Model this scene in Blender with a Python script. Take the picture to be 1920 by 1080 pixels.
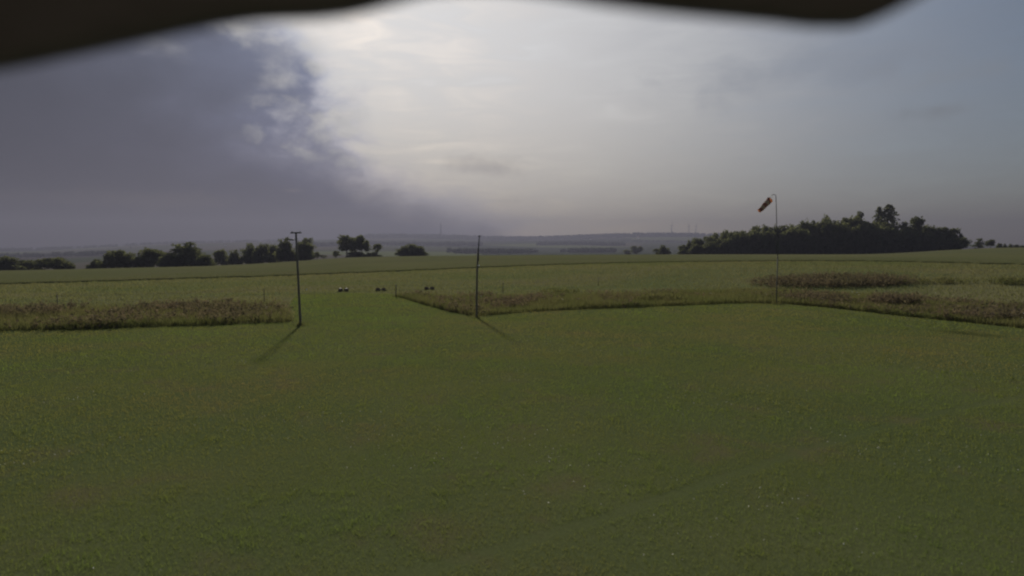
import bpy, math, random
import numpy as np
from mathutils import Vector

rng = np.random.default_rng(11)
random.seed(11)
R = math.radians
sc = bpy.context.scene
for o in list(bpy.data.objects):
    bpy.data.objects.remove(o, do_unlink=True)

# ------------------------------------------------------------------ camera
CAM_H, FPX, PITCH = 3.0, 1100.0, 3.745
cam_d = bpy.data.cameras.new('camera')
cam_d.sensor_width = 36.0
cam_d.lens = 36.0 * FPX / 1920.0
cam_d.clip_start, cam_d.clip_end = 0.02, 40000.0
cam_d.dof.use_dof = True
cam_d.dof.focus_distance = 60.0
cam_d.dof.aperture_fstop = 1.2
cam = bpy.data.objects.new('camera', cam_d)
sc.collection.objects.link(cam)
cam.location = (0, 0, CAM_H)
cam.rotation_euler = (R(90 - PITCH), 0, 0)
sc.camera = cam

# ------------------------------------------------------------------ sun, exposure
SUN_AZ, SUN_EL = -12.8, 25.5          # degrees, azimuth from +Y towards +X
sun_d = bpy.data.lights.new('sun', 'SUN')
sun_d.energy, sun_d.angle, sun_d.color = 4.7, R(3.0), (1.0, 0.93, 0.82)
sun = bpy.data.objects.new('sun', sun_d)
sc.collection.objects.link(sun)
SV = Vector((math.sin(R(SUN_AZ)) * math.cos(R(SUN_EL)), math.cos(R(SUN_AZ)) * math.cos(R(SUN_EL)), math.sin(R(SUN_EL))))
sun.rotation_euler = SV.to_track_quat('Z', 'Y').to_euler()
sun.location = (0, 0, 60)

sc.view_settings.view_transform = 'Standard'
sc.view_settings.look = 'None'
sc.view_settings.exposure = 0.34
sc.view_settings.gamma = 1.0
sc.render.engine = 'CYCLES'
sc.cycles.use_denoising = True
sc.cycles.max_bounces = 6
sc.cycles.diffuse_bounces = 3
sc.cycles.glossy_bounces = 1
sc.cycles.transmission_bounces = 4
sc.cycles.volume_bounces = 0
sc.cycles.filter_width = 2.2


# ------------------------------------------------------------------ node helper
class NT:
    """tiny expression builder on a node tree"""
    def __init__(self, tree):
        self.t = tree; self.n = tree.nodes; self.l = tree.links

    def node(self, typ, **kw):
        n = self.n.new(typ)
        for k, v in kw.items():
            setattr(n, k, v)
        return n

    def put(self, sock, v):
        if isinstance(v, bpy.types.NodeSocket):
            self.l.new(v, sock)
        elif v is not None:
            sock.default_value = v

    def m(self, op, a, b=None, c=None, clamp=False):
        n = self.node('ShaderNodeMath', operation=op, use_clamp=clamp)
        for i, v in enumerate((a, b, c)):
            if v is not None:
                self.put(n.inputs[i], v)
        return n.outputs[0]

    def add(self, a, b): return self.m('ADD', a, b)
    def sub(self, a, b): return self.m('SUBTRACT', a, b)
    def mul(self, a, b): return self.m('MULTIPLY', a, b)

    def sstep(self, v, lo, hi, a=0.0, b=1.0):
        n = self.node('ShaderNodeMapRange', interpolation_type='SMOOTHSTEP')
        self.put(n.inputs['Value'], v)
        n.inputs['From Min'].default_value = lo; n.inputs['From Max'].default_value = hi
        n.inputs['To Min'].default_value = a; n.inputs['To Max'].default_value = b
        return n.outputs[0]

    def mix(self, f, a, b):
        n = self.node('ShaderNodeMix', data_type='RGBA')
        self.put(n.inputs[0], f)
        for i, v in ((6, a), (7, b)):
            if isinstance(v, (tuple, list)) and len(v) == 3:
                v = (*v, 1)
            self.put(n.inputs[i], v)
        return n.outputs[2]

    def vscale(self, col, f):
        n = self.node('ShaderNodeVectorMath', operation='SCALE')
        self.put(n.inputs[0], col); self.put(n.inputs[3], f)
        return n.outputs[0]

    def vadd(self, a, b):
        n = self.node('ShaderNodeVectorMath', operation='ADD')
        self.put(n.inputs[0], a); self.put(n.inputs[1], b)
        return n.outputs[0]

    def vmul(self, a, b):
        n = self.node('ShaderNodeVectorMath', operation='MULTIPLY')
        self.put(n.inputs[0], a); self.put(n.inputs[1], b)
        return n.outputs[0]

    def noise(self, vec, scale, detail=4, rough=0.55, dist=0.0, col=False):
        n = self.node('ShaderNodeTexNoise')
        self.put(n.inputs['Vector'], vec)
        n.inputs['Scale'].default_value = scale
        n.inputs['Detail'].default_value = detail
        n.inputs['Roughness'].default_value = rough
        n.inputs['Distortion'].default_value = dist
        return n.outputs[1 if col else 0]

    def curve(self, v, pts, lo, hi, vlo, vhi):
        """piecewise smooth lookup: pts (x,y) with x in lo..hi and y in vlo..vhi"""
        n = self.node('ShaderNodeFloatCurve')
        c = n.mapping.curves[0]
        P = [((x - lo) / (hi - lo), (y - vlo) / (vhi - vlo)) for x, y in pts]
        c.points[0].location = P[0]; c.points[1].location = P[-1]
        for p in P[1:-1]:
            c.points.new(*p)
        n.mapping.update()
        self.put(n.inputs['Value'], self.m('DIVIDE', self.sub(v, lo), hi - lo, clamp=True))
        return self.add(self.mul(n.outputs[0], vhi - vlo), vlo)


# ------------------------------------------------------------------ world: sky with clouds
world = bpy.data.worlds.new('World'); sc.world = world
world.use_nodes = True
W = NT(world.node_tree)
W.n.clear()
out = W.node('ShaderNodeOutputWorld'); bg = W.node('ShaderNodeBackground')
W.l.new(bg.outputs[0], out.inputs[0])
tc = W.node('ShaderNodeTexCoord'); D = tc.outputs['Generated']
sx = W.node('ShaderNodeSeparateXYZ'); W.l.new(D, sx.inputs[0])
dx, dy, dz = sx.outputs
az = W.mul(W.m('ARCTAN2', dx, dy), 57.29578)
el = W.mul(W.m('ARCSINE', dz), 57.29578)
dot = W.node('ShaderNodeVectorMath', operation='DOT_PRODUCT')
W.l.new(D, dot.inputs[0]); dot.inputs[1].default_value = SV
sang = W.mul(W.m('ARCCOSINE', W.m('MINIMUM', dot.outputs['Value'], 0.99999)), 57.29578)   # degrees from the sun

sky = W.node('ShaderNodeTexSky', sky_type='NISHITA')
sky.sun_disc = False
sky.sun_elevation = R(SUN_EL); sky.sun_rotation = R(SUN_AZ)
sky.altitude = 400; sky.air_density = 1.0; sky.dust_density = 2.0; sky.ozone_density = 1.0
blue = W.vscale(sky.outputs[0], 0.095)

flat = W.vmul(D, (1.0, 1.0, 1.6))
n_big = W.noise(flat, 2.6, 5, 0.5)
n_mid = W.noise(W.vadd(flat, (3.1, 7.7, 1.3)), 5.0, 6, 0.52, 0.2)
n_fine = W.noise(W.vadd(flat, (9.3, 2.1, 4.3)), 15.0, 5, 0.52, 0.2)
streak = W.noise(W.vmul(W.vadd(D, (0.3, 0.1, 0.0)), (1.6, 1.6, 9.0)), 4.5, 6, 0.55, 0.8)

# thin milky veil, bright around the hidden sun
aure = W.m('POWER', 2.71828, W.mul(W.m('POWER', W.m('DIVIDE', sang, 41.0), 3.0), -1.0))
aure2 = W.m('POWER', 2.71828, W.m('DIVIDE', sang, -22.0))
veil_l = W.add(W.add(W.mul(aure, 0.62), W.mul(aure2, 0.06)), 0.045)
veil_l = W.mul(veil_l, W.add(W.add(0.60, W.mul(streak, 0.50)), W.mul(n_mid, 0.30)))
veil_l = W.mul(veil_l, W.sstep(el, 0.0, 13.0, 0.9, 1.0))
warm = W.sstep(el, 20.0, 2.0)
veil_c = W.mix(warm, W.mix(W.sstep(sang, 26.0, 58.0), (0.985, 0.99, 1.0), (0.80, 0.93, 1.14)), W.mix(W.sstep(sang, 34.0, 60.0), (1.0, 0.935, 0.83), (0.95, 0.965, 0.95)))
veil = W.vscale(veil_c, veil_l)
veil_a = W.mul(W.sstep(sang, 75.0, 12.0, 0.45, 0.97), W.sstep(W.add(streak, W.mul(n_mid, 0.5)), 0.35, 0.95, 0.82, 1.0))
base = W.mix(veil_a, blue, veil)

# heavy cloud bank on the left, its right edge given by azimuth against elevation
edge = W.curve(el, [(-5, 2), (1.5, -1), (3.0, -5.0), (4.6, -8.5), (6.5, -11.5), (9, -14.5), (12, -18.5), (15, -18.3), (18, -20.5), (21, -25), (26, -33), (34, -48), (45, -75)], -5, 45, -80, 20)
edist = W.sub(edge, az)                                     # degrees inside the bank
jag = W.add(W.mul(W.sub(n_mid, 0.5), 21.0), W.mul(W.sub(n_fine, 0.5), 9.0))
jagk = W.sstep(el, 2.0, 9.0, 0.5, 1.0)
ein = W.add(edist, W.mul(jag, jagk))
backfade = W.sstep(az, -150.0, -110.0)
soft = W.sstep(el, 4.0, 11.0)
m_hard = W.sstep(ein, -3.6, 4.4)
m_soft = W.sstep(ein, -9.0, 9.0)
mask = W.add(W.mul(m_hard, soft), W.mul(m_soft, W.sub(1.0, soft)))
mask = W.mul(W.mul(mask, backfade), 0.97)
lump = W.add(W.mul(n_big, 0.6), W.mul(n_mid, 0.4))
cl_l = W.curve(ein, [(-4, 0.42), (0, 0.35), (2.5, 0.22), (6, 0.145), (12, 0.094), (20, 0.062), (32, 0.046)], -4, 32, 0, 0.5)
cl_l = W.mul(cl_l, W.add(0.74, W.mul(lump, 0.52)))
cl_l = W.mul(cl_l, W.add(1.0, W.mul(W.mul(W.sub(streak, 0.5), 0.7), W.sstep(el, 9.0, 2.0))))
top = W.sstep(el, 11.0, 21.0)
cl_l = W.add(cl_l, W.mul(W.mul(top, W.sstep(n_mid, 0.45, 0.75)), 0.13))
cl_c = W.mix(W.sstep(el, 2.0, 18.0), (0.86, 0.89, 1.36), (0.80, 0.92, 1.36))
cl_l = W.mul(cl_l, W.sstep(el, 0.0, 9.0, 0.62, 1.0))
cloud = W.vscale(cl_c, cl_l)
rim = W.mul(W.mul(W.sstep(ein, 9.0, 0.5), W.sstep(el, 5.0, 9.0)), W.sstep(n_fine, 0.52, 0.68))
cloud = W.mix(W.mul(rim, 0.75), cloud, (0.60, 0.59, 0.56))
res = W.mix(mask, base, cloud)

# small grey cloud scraps
def scrap(a0, e0, ra, re, dens, colr, base_col):
    u = W.m('DIVIDE', W.sub(az, a0), ra); v = W.m('DIVIDE', W.sub(el, e0), re)
    d = W.m('SQRT', W.add(W.mul(u, u), W.mul(v, v)))
    k = W.sstep(W.add(d, W.add(W.mul(W.sub(n_mid, 0.5), 2.6), W.mul(W.sub(n_fine, 0.5), 3.4))), 1.3, -0.5)
    return W.mix(W.mul(k, dens), base_col, colr)
for a0_, e0_, ra_, re_, k_ in ((-23.5, 19.0, 3.4, 2.4, 0.75), (-20.6, 17.0, 3.8, 2.2, 0.65), (-21.5, 14.6, 3.0, 1.1, 0.6), (-20.0, 12.4, 2.0, 1.1, 0.45), (-29.5, 16.3, 3.2, 1.5, 0.28), (-14.0, 8.1, 1.6, 0.7, 0.5), (-30.5, 18.2, 2.4, 1.1, 0.25)):
    res = scrap(a0_, e0_, ra_, re_, k_, (0.52, 0.51, 0.49), res)          # sunlit puffs on the shoulder of the bank
res = scrap(-20.6, 5.3, 1.5, 0.25, 0.8, (0.24, 0.205, 0.19), res)
res = scrap(-32.0, 4.0, 9.0, 0.7, 0.5, (0.125, 0.11, 0.108), res)
res = scrap(-2.6, 7.7, 4.2, 1.0, 0.45, (0.30, 0.285, 0.28), res)
res = scrap(0.5, 4.6, 4.0, 0.6, 0.35, (0.28, 0.265, 0.265), res)
res = scrap(35.5, 10.8, 3.6, 0.9, 0.5, (0.17, 0.175, 0.18), res)
res = scrap(36.5, 13.0, 4.5, 1.2, 0.3, (0.26, 0.26, 0.255), res)
res = scrap(24.0, 15.0, 11.0, 2.4, 0.35, (0.22, 0.25, 0.30), res)
W.l.new(res, bg.inputs[0])
bg.inputs[1].default_value = 0.80
world.cycles.sampling_method = 'MANUAL'
world.cycles.sample_map_resolution = 1024


# ------------------------------------------------------------------ geometry helpers
COL = sc.collection

def tag(o, label=None, cat=None, group=None, kind=None):
    if label: o['label'] = label
    if cat: o['category'] = cat
    if group: o['group'] = group
    if kind: o['kind'] = kind
    return o

def link(o, parent=None):
    COL.objects.link(o)
    if parent is not None:
        o.parent = parent
    return o

def empty(name, loc, rz=0.0):
    o = bpy.data.objects.new(name, None)
    o.empty_display_size = 0.3
    o.location = loc; o.rotation_euler = (0, 0, rz)
    return link(o)

def np_mesh(name, verts, faces, mat=None, tint=None, smooth=False):
    """faces: (n,3) or (n,4) int array"""
    verts = np.asarray(verts, np.float32); faces = np.asarray(faces, np.int32)
    me = bpy.data.meshes.new(name)
    k = faces.shape[1]
    me.vertices.add(len(verts)); me.vertices.foreach_set('co', verts.ravel())
    me.loops.add(faces.size); me.loops.foreach_set('vertex_index', faces.ravel())
    me.polygons.add(len(faces))
    me.polygons.foreach_set('loop_start', np.arange(0, faces.size, k, dtype=np.int32))
    me.polygons.foreach_set('loop_total', np.full(len(faces), k, np.int32))
    if smooth:
        me.polygons.foreach_set('use_smooth', np.ones(len(faces), bool))
    me.update(calc_edges=True)
    if tint is not None:
        a = me.attributes.new('tint', 'FLOAT', 'POINT')
        a.data.foreach_set('value', np.asarray(tint, np.float32))
    if mat: me.materials.append(mat)
    return me

class MB:
    """collects tubes and boxes into one mesh"""
    def __init__(self): self.v = []; self.f = []
    def tube(self, pts, rad, n=10, cap=True):
        pts = [Vector(p) for p in pts]
        if not isinstance(rad, (list, tuple)): rad = [rad] * len(pts)
        b = len(self.v)
        for i, p in enumerate(pts):
            t = (pts[min(i + 1, len(pts) - 1)] - pts[max(i - 1, 0)]).normalized()
            ref = Vector((1, 0, 0)) if abs(t.x) < 0.9 else Vector((0, 1, 0))
            a = t.cross(ref).normalized(); c = t.cross(a)
            for k in range(n):
                w = 2 * math.pi * k / n
                self.v.append(tuple(p + rad[i] * (math.cos(w) * a + math.sin(w) * c)))
        for i in range(len(pts) - 1):
            for k in range(n):
                self.f.append((b + i*n + k, b + i*n + (k+1) % n, b + (i+1)*n + (k+1) % n, b + (i+1)*n + k))
        if cap:
            self.f.append(tuple(b + k for k in range(n))[::-1])
            self.f.append(tuple(b + (len(pts)-1)*n + k for k in range(n)))
        return self
    def box(self, c, s, bev=0.0):
        b = len(self.v); hx, hy, hz = s[0]/2, s[1]/2, s[2]/2
        for z in (-hz, hz):
            for x, y in ((-hx, -hy), (hx, -hy), (hx, hy), (-hx, hy)):
                self.v.append((c[0]+x, c[1]+y, c[2]+z))
        for q in ((3,2,1,0), (4,5,6,7), (0,1,5,4), (1,2,6,5), (2,3,7,6), (3,0,4,7)):
            self.f.append(tuple(b + i for i in q))
        return self
    def build(self, name, mat, parent=None, smooth=False, bevel=0.0):
        me = bpy.data.meshes.new(name); me.from_pydata(self.v, [], self.f); me.update()
        me.materials.append(mat)
        if smooth:
            for p in me.polygons: p.use_smooth = len(p.vertices) == 4
        o = link(bpy.data.objects.new(name, me), parent)
        if bevel:
            m = o.modifiers.new('bevel', 'BEVEL'); m.width = bevel; m.segments = 2
        return o


# ------------------------------------------------------------------ materials
def mat_new(name):
    m = bpy.data.materials.new(name); m.use_nodes = True
    t = NT(m.node_tree); bs = t.n['Principled BSDF']
    return m, t, bs

def simple(name, col, rough=0.7, var=0.25, scale=8.0, metal=0.0, bump=0.0):
    m, t, b = mat_new(name)
    g = t.node('ShaderNodeTexCoord').outputs['Object']
    n = t.noise(g, scale, 6, 0.6)
    lo = tuple(c * (1 - var) for c in col); hi = tuple(min(1, c * (1 + var)) for c in col)
    t.put(b.inputs['Base Color'], t.mix(n, lo, hi))
    b.inputs['Roughness'].default_value = rough; b.inputs['Metallic'].default_value = metal
    b.inputs['Specular IOR Level'].default_value = 0.3 * (rough < 0.9)
    if bump:
        bp = t.node('ShaderNodeBump'); bp.inputs['Strength'].default_value = bump
        t.l.new(t.noise(g, scale * 4, 4), bp.inputs['Height']); t.l.new(bp.outputs[0], b.inputs['Normal'])
    return m

def leafy(name, stops, trans=0.35, use_tint=True, scale=0.5, spec=0.0):
    """plant material: colour from the per-plant tint and a soft noise over the place; light passes through"""
    m, t, b = mat_new(name)
    geo = t.node('ShaderNodeNewGeometry').outputs['Position']
    nz = t.noise(geo, scale, 4, 0.55)
    if use_tint:
        at = t.node('ShaderNodeAttribute', attribute_name='tint').outputs['Fac']
    else:
        at = t.node('ShaderNodeObjectInfo').outputs['Random']
    f = t.add(t.mul(at, 0.55), t.mul(t.sstep(nz, 0.3, 0.7), 0.45))
    r = t.node('ShaderNodeValToRGB'); t.l.new(f, r.inputs[0])
    e = r.color_ramp.elements
    e[0].position, e[0].color = stops[0][0], (*stops[0][1], 1)
    e[1].position, e[1].color = stops[-1][0], (*stops[-1][1], 1)
    for p, c in stops[1:-1]:
        q = e.new(p); q.color = (*c, 1)
    t.l.new(r.outputs[0], b.inputs['Base Color'])
    b.inputs['Roughness'].default_value = 0.65; b.inputs['Specular IOR Level'].default_value = spec
    tr = t.node('ShaderNodeBsdfTranslucent')
    t.l.new(t.vmul(r.outputs[0], (1.1, 1.08, 0.72)), tr.inputs[0])
    mx = t.node('ShaderNodeMixShader'); mx.inputs[0].default_value = trans
    t.l.new(b.outputs[0], mx.inputs[1]); t.l.new(tr.outputs[0], mx.inputs[2])
    t.l.new(mx.outputs[0], t.n['Material Output'].inputs[0])
    return m

def soilgrass(name, c1, c2, c3, fine=30.0, patch=0.16, bump=0.5, rows=None):
    """short grass as a surface: patches, mowing wear, fine blades as bump"""
    m, t, b = mat_new(name)
    p = t.node('ShaderNodeNewGeometry').outputs['Position']
    a = t.noise(p, patch, 5, 0.55, 0.4); bb = t.noise(t.vadd(p, (31, 17, 0)), patch * 4.5, 4, 0.6); c = t.noise(p, fine, 3, 0.6)
    col = t.mix(t.sstep(a, 0.36, 0.66), c1, c2)
    col = t.mix(t.mul(t.sstep(bb, 0.52, 0.75), 0.7), col, c3)
    if rows:
        w = t.noise(t.vmul(p, rows), 1.0, 3, 0.6)
        col = t.mix(t.mul(t.sstep(w, 0.4, 0.7), 0.35), col, c3)
    col = t.vscale(col, t.add(0.65, t.mul(c, 0.7)))
    t.l.new(col, b.inputs['Base Color'])
    b.inputs['Roughness'].default_value = 1.0; b.inputs['Specular IOR Level'].default_value = 0.0
    bp = t.node('ShaderNodeBump'); bp.inputs['Strength'].default_value = bump; bp.inputs['Distance'].default_value = 0.05
    t.l.new(c, bp.inputs['Height']); t.l.new(bp.outputs[0], b.inputs['Normal'])
    return m

M = {}
M['lawn'] = soilgrass('lawn_turf', (0.060, 0.074, 0.031), (0.074, 0.082, 0.036), (0.084, 0.072, 0.042), bump=0.15)
M['blade'] = leafy('lawn_blade', [(0.0, (0.132, 0.188, 0.052)), (0.4, (0.136, 0.158, 0.050)), (0.75, (0.164, 0.158, 0.062)), (1.0, (0.19, 0.155, 0.075))], 0.5, scale=0.28)
M['runway'] = leafy('runway_blade', [(0.0, (0.102, 0.122, 0.054)), (0.5, (0.134, 0.138, 0.070)), (1.0, (0.172, 0.156, 0.094))], 0.45, scale=0.10)
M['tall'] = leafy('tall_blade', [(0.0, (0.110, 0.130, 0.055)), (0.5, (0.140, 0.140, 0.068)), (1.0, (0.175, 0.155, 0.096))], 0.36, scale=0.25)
M['weed'] = leafy('brown_weed', [(0.0, (0.092, 0.088, 0.060)), (0.5, (0.112, 0.094, 0.074)), (1.0, (0.145, 0.112, 0.094))], 0.42, scale=0.4)
M['crop'] = soilgrass('crop_sheet', (0.075, 0.082, 0.038), (0.094, 0.096, 0.044), (0.092, 0.082, 0.046), 4.0, 0.02, 0.8, rows=(0.5, 0.03, 0))
M['cropblade'] = leafy('crop_blade', [(0.0, (0.080, 0.092, 0.040)), (1.0, (0.115, 0.112, 0.055))], 0.4)
M['petal'] = simple('white_petal', (0.50, 0.49, 0.44), 0.6, 0.1)
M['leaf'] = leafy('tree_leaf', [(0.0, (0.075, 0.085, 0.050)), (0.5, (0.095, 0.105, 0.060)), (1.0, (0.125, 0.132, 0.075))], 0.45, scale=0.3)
M['farleaf'] = leafy('far_leaf', [(0.0, (0.045, 0.052, 0.034)), (1.0, (0.075, 0.082, 0.046))], 0.0, scale=0.01)
M['bark'] = simple('bark', (0.06, 0.05, 0.04), 0.9, 0.4, 6, 0, 0.5)
M['post'] = simple('weathered_post', (0.15, 0.13, 0.105), 0.85, 0.4, 5, 0, 0.4)
M['metal'] = simple('grey_steel', (0.12, 0.12, 0.115), 0.85, 0.2, 5, 0.0)
M['dark'] = simple('dark_fitting', (0.075, 0.070, 0.064), 0.6, 0.3, 10)
M['white'] = simple('white_paint', (0.75, 0.75, 0.72), 0.5, 0.08, 6)
M['sockred'] = leafy('sock_red', [(0, (0.40, 0.24, 0.205)), (1, (0.46, 0.28, 0.24))], 0.7, False, 2.0)
M['sockwhite'] = leafy('sock_white', [(0, (0.50, 0.47, 0.45)), (1, (0.58, 0.55, 0.52))], 0.7, False, 2.0)
M['rust'] = simple('rust_brown', (0.13, 0.095, 0.068), 1.0, 0.35, 9)
M['pale'] = simple('pale_plastic', (0.26, 0.25, 0.21), 0.7, 0.15, 8)
M['felt'] = simple('roofing_felt', (0.12, 0.13, 0.19), 0.95, 0.3, 25, 0, 0.5)
M['hutwood'] = simple('hut_wood', (0.16, 0.10, 0.06), 0.8, 0.3, 4, 0, 0.3)
M['housewall'] = simple('house_plaster', (0.72, 0.70, 0.66), 0.85, 0.08)
M['houseroof'] = simple('house_roof', (0.22, 0.10, 0.07), 0.8, 0.25)
M['turbine'] = simple('turbine_paint', (0.22, 0.22, 0.22), 0.5, 0.05)
M['mast'] = simple('mast_paint', (0.04, 0.036, 0.036), 0.6, 0.2)

# the land: near meadow, far patchwork of fields
m, t, b = mat_new('land')
p = t.node('ShaderNodeNewGeometry').outputs['Position']
ps = t.node('ShaderNodeSeparateXYZ'); t.l.new(p, ps.inputs[0])
rr = t.m('SQRT', t.add(t.mul(ps.outputs[0], ps.outputs[0]), t.mul(ps.outputs[1], ps.outputs[1])))
vo = t.node('ShaderNodeTexVoronoi'); vo.voronoi_dimensions = '2D'
t.l.new(t.vadd(t.vmul(p, (0.0030, 0.0019, 0)), t.vscale(t.noise(p, 0.0006, 2, 0.5, 0, True), 0.5)), vo.inputs['Vector'])
vo.inputs['Scale'].default_value = 1.0; vo.inputs['Randomness'].default_value = 0.8
cs = t.node('ShaderNodeSeparateColor'); t.l.new(vo.outputs['Color'], cs.inputs[0])
rp = t.node('ShaderNodeValToRGB'); t.l.new(cs.outputs[0], rp.inputs[0]); rp.color_ramp.interpolation = 'CONSTANT'
e = rp.color_ramp.elements
e[0].position, e[0].color = 0, (0.040, 0.048, 0.024, 1)
e[1].position, e[1].color = 0.25, (0.068, 0.062, 0.044, 1)
for pos, c in ((0.42, (0.034, 0.042, 0.022, 1)), (0.6, (0.052, 0.058, 0.030, 1)), (0.75, (0.050, 0.044, 0.038, 1)), (0.88, (0.085, 0.100, 0.040, 1))):
    q = e.new(pos); q.color = c
far = t.vscale(rp.outputs[0], t.add(0.8, t.mul(t.noise(p, 0.02, 4), 0.4)))
nearc = t.mix(t.sstep(t.noise(t.vmul(p, (0.5, 1.0, 1)), 0.09, 5, 0.6, 0.5), 0.35, 0.68), (0.085, 0.102, 0.045), (0.120, 0.112, 0.060))
nearc = t.vscale(nearc, t.add(0.7, t.mul(t.noise(p, 12, 4, 0.6), 0.6)))
t.l.new(t.mix(t.sstep(rr, 330, 430), nearc, far), b.inputs['Base Color'])
b.inputs['Roughness'].default_value = 1.0; b.inputs['Specular IOR Level'].default_value = 0.0
M['land'] = m


# ------------------------------------------------------------------ the lie of the land
AZK = np.array([-180, -75, -41.1, -27.0, -13.3, 0.0, 17.2, 30.2, 41.1, 75, 180], float)
def zy(rv, ys):            # heights that put the ground of range rv at image rows ys for the seven azimuths of the view
    a = np.radians(AZK[2:9])
    Y = rv * np.cos(a)
    return CAM_H + Y * np.tan(np.arctan((540 - np.array(ys, float)) / FPX) - R(PITCH))
def FAR(r): return float(np.interp(r, [0, 600, 900, 1500, 2500, 4000, 5500, 6800], [0, 600, 800, 1200, 1900, 2800, 3600, 4300]))
rows = [(0.3, np.zeros(7)), (20, np.zeros(7)), (42, np.zeros(7)),
        (72, np.array([-.1, .1, .3, .7, 1.2, 1.3, 1.0])),
        (105, zy(105, [515, 508, 496, 489, 485, 484, 486])),
        (150, zy(150, [509, 501, 487, 482, 480, 479.5, 478])),
        (210, zy(210, [508, 498.5, 482, 479, 477.5, 477.5, 474])),
        (300, zy(300, [513, 502, 487, 481, 478.5, 477, 464.5])),
        (500, zy(500, [517, 505, 491, 487, 482, 477, 468])),
        (FAR(900), zy(FAR(900), [502, 490, 482, 481, 480, 480, 476])),
        (FAR(1500), zy(FAR(1500), [490, 479, 473, 474, 473, 474, 474])),
        (FAR(2500), zy(FAR(2500), [481, 469, 463, 465, 463, 466, 468])),
        (FAR(4000), zy(FAR(4000), [473, 459, 453, 454, 452, 456, 462])),
        (FAR(5500), zy(FAR(5500), [468.5, 455, 449, 449.5, 446, 449, 458])),
        (FAR(6800), zy(FAR(6800), [474, 462, 456, 456, 455, 458, 466]))]
RK = np.log(np.array([r for r, _ in rows]))
ZK = np.array([np.concatenate([[0 if r < 60 else 0.25 * v.mean(), v[0]], v, [v[-1], 0 if r < 60 else 0.25 * v.mean()]]) for r, v in rows])

def pchip(x, y, q):
    h = np.diff(x); dl = np.diff(y) / h
    d = np.zeros_like(y)
    for i in range(1, len(x) - 1):
        if dl[i-1] * dl[i] > 0:
            w1 = 2*h[i] + h[i-1]; w2 = h[i] + 2*h[i-1]
            d[i] = (w1 + w2) / (w1 / dl[i-1] + w2 / dl[i])
    d[-1] = dl[-1]
    i = np.clip(np.searchsorted(x, q) - 1, 0, len(x) - 2)
    s = (q - x[i]) / h[i]
    return ((1 + 2*s) * (1-s)**2 * y[i] + s * (1-s)**2 * h[i] * d[i] + s*s*(3 - 2*s) * y[i+1] + s*s*(s-1) * h[i] * d[i+1])

QR = np.linspace(RK[0], RK[-1], 600); QA = np.linspace(-180, 180, 721)
tab = np.array([pchip(RK, ZK[:, k], QR) for k in range(len(AZK))]).T
TAB = np.array([pchip(AZK, tab[i], QA) for i in range(len(QR))])
def terrain(x, y):
    x = np.asarray(x, float); y = np.asarray(y, float)
    r = np.hypot(x, y); a = np.degrees(np.arctan2(x, y))
    u = np.clip((np.log(np.maximum(r, 0.31)) - QR[0]) / (QR[-1] - QR[0]) * 599, 0, 598.999)
    v = np.clip((a + 180) / 360 * 720, 0, 719.999)
    i = u.astype(int); j = v.astype(int); fu = u - i; fv = v - j
    z = (TAB[i, j]*(1-fu)*(1-fv) + TAB[i+1, j]*fu*(1-fv) + TAB[i, j+1]*(1-fu)*fv + TAB[i+1, j+1]*fu*fv)
    und = 0.0018 * r * np.sin(x * 0.0043 + 1.3) * np.sin(y * 0.0031 + 0.4) * np.clip((r - 700) / 900, 0, 1)
    return z + und
def tz(x, y): return float(terrain(x, y))

TP = math.tan(R(PITCH)); CP, SP = math.cos(R(PITCH)), math.sin(R(PITCH))
def ray(px, py):
    u = (px - 960) / FPX; v = (540 - py) / FPX
    d = np.array([u, CP + v*SP, -SP + v*CP])
    return d
def at(px, py, Y):
    """the point seen at a picture position that lies Y metres ahead"""
    d = ray(px, py); k = Y / d[1]
    return Vector((d[0]*k, Y, CAM_H + d[2]*k))
def hit(px, py, far=600):
    d = ray(px, py); prev = None
    k = 3.0
    while k < far:
        p = d * k
        if CAM_H + p[2] < tz(p[0], p[1]):
            break
        k *= 1.004
    return Vector((d[0]*k, d[1]*k, tz(d[0]*k, d[1]*k)))

# ground sheet: rings round the place, to beyond the skyline
aa = np.radians(np.concatenate([np.arange(-180, -60, 4.0), np.arange(-60, 60, 0.4), np.arange(60, 180, 4.0)]))
rg = np.exp(np.linspace(math.log(0.6), math.log(4200), 240))
A, Q = np.meshgrid(aa, rg)
X, Y = Q * np.sin(A), Q * np.cos(A)
V = np.stack([X, Y, terrain(X, Y)], -1).reshape(-1, 3)
na, nr = len(aa), len(rg)
I, J = np.meshgrid(np.arange(nr - 1), np.arange(na), indexing='ij')
F = np.stack([I*na + J, I*na + (J+1) % na, (I+1)*na + (J+1) % na, (I+1)*na + J], -1).reshape(-1, 4)[:, ::-1]
V = np.vstack([V, [[0, 0, 0]]])
fan = np.stack([np.full(na, len(V)-1), (np.arange(na)+1) % na, np.arange(na), np.arange(na)], -1)
gm = np_mesh('ground', V, F, M['land'], smooth=True)
ground = link(bpy.data.objects.new('ground', gm)); tag(ground, 'rolling meadow land running to the far hills', kind='structure')
ZMIN = float(V[:, 2].min()); ZMAX = float(V[:, 2].max())

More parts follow.
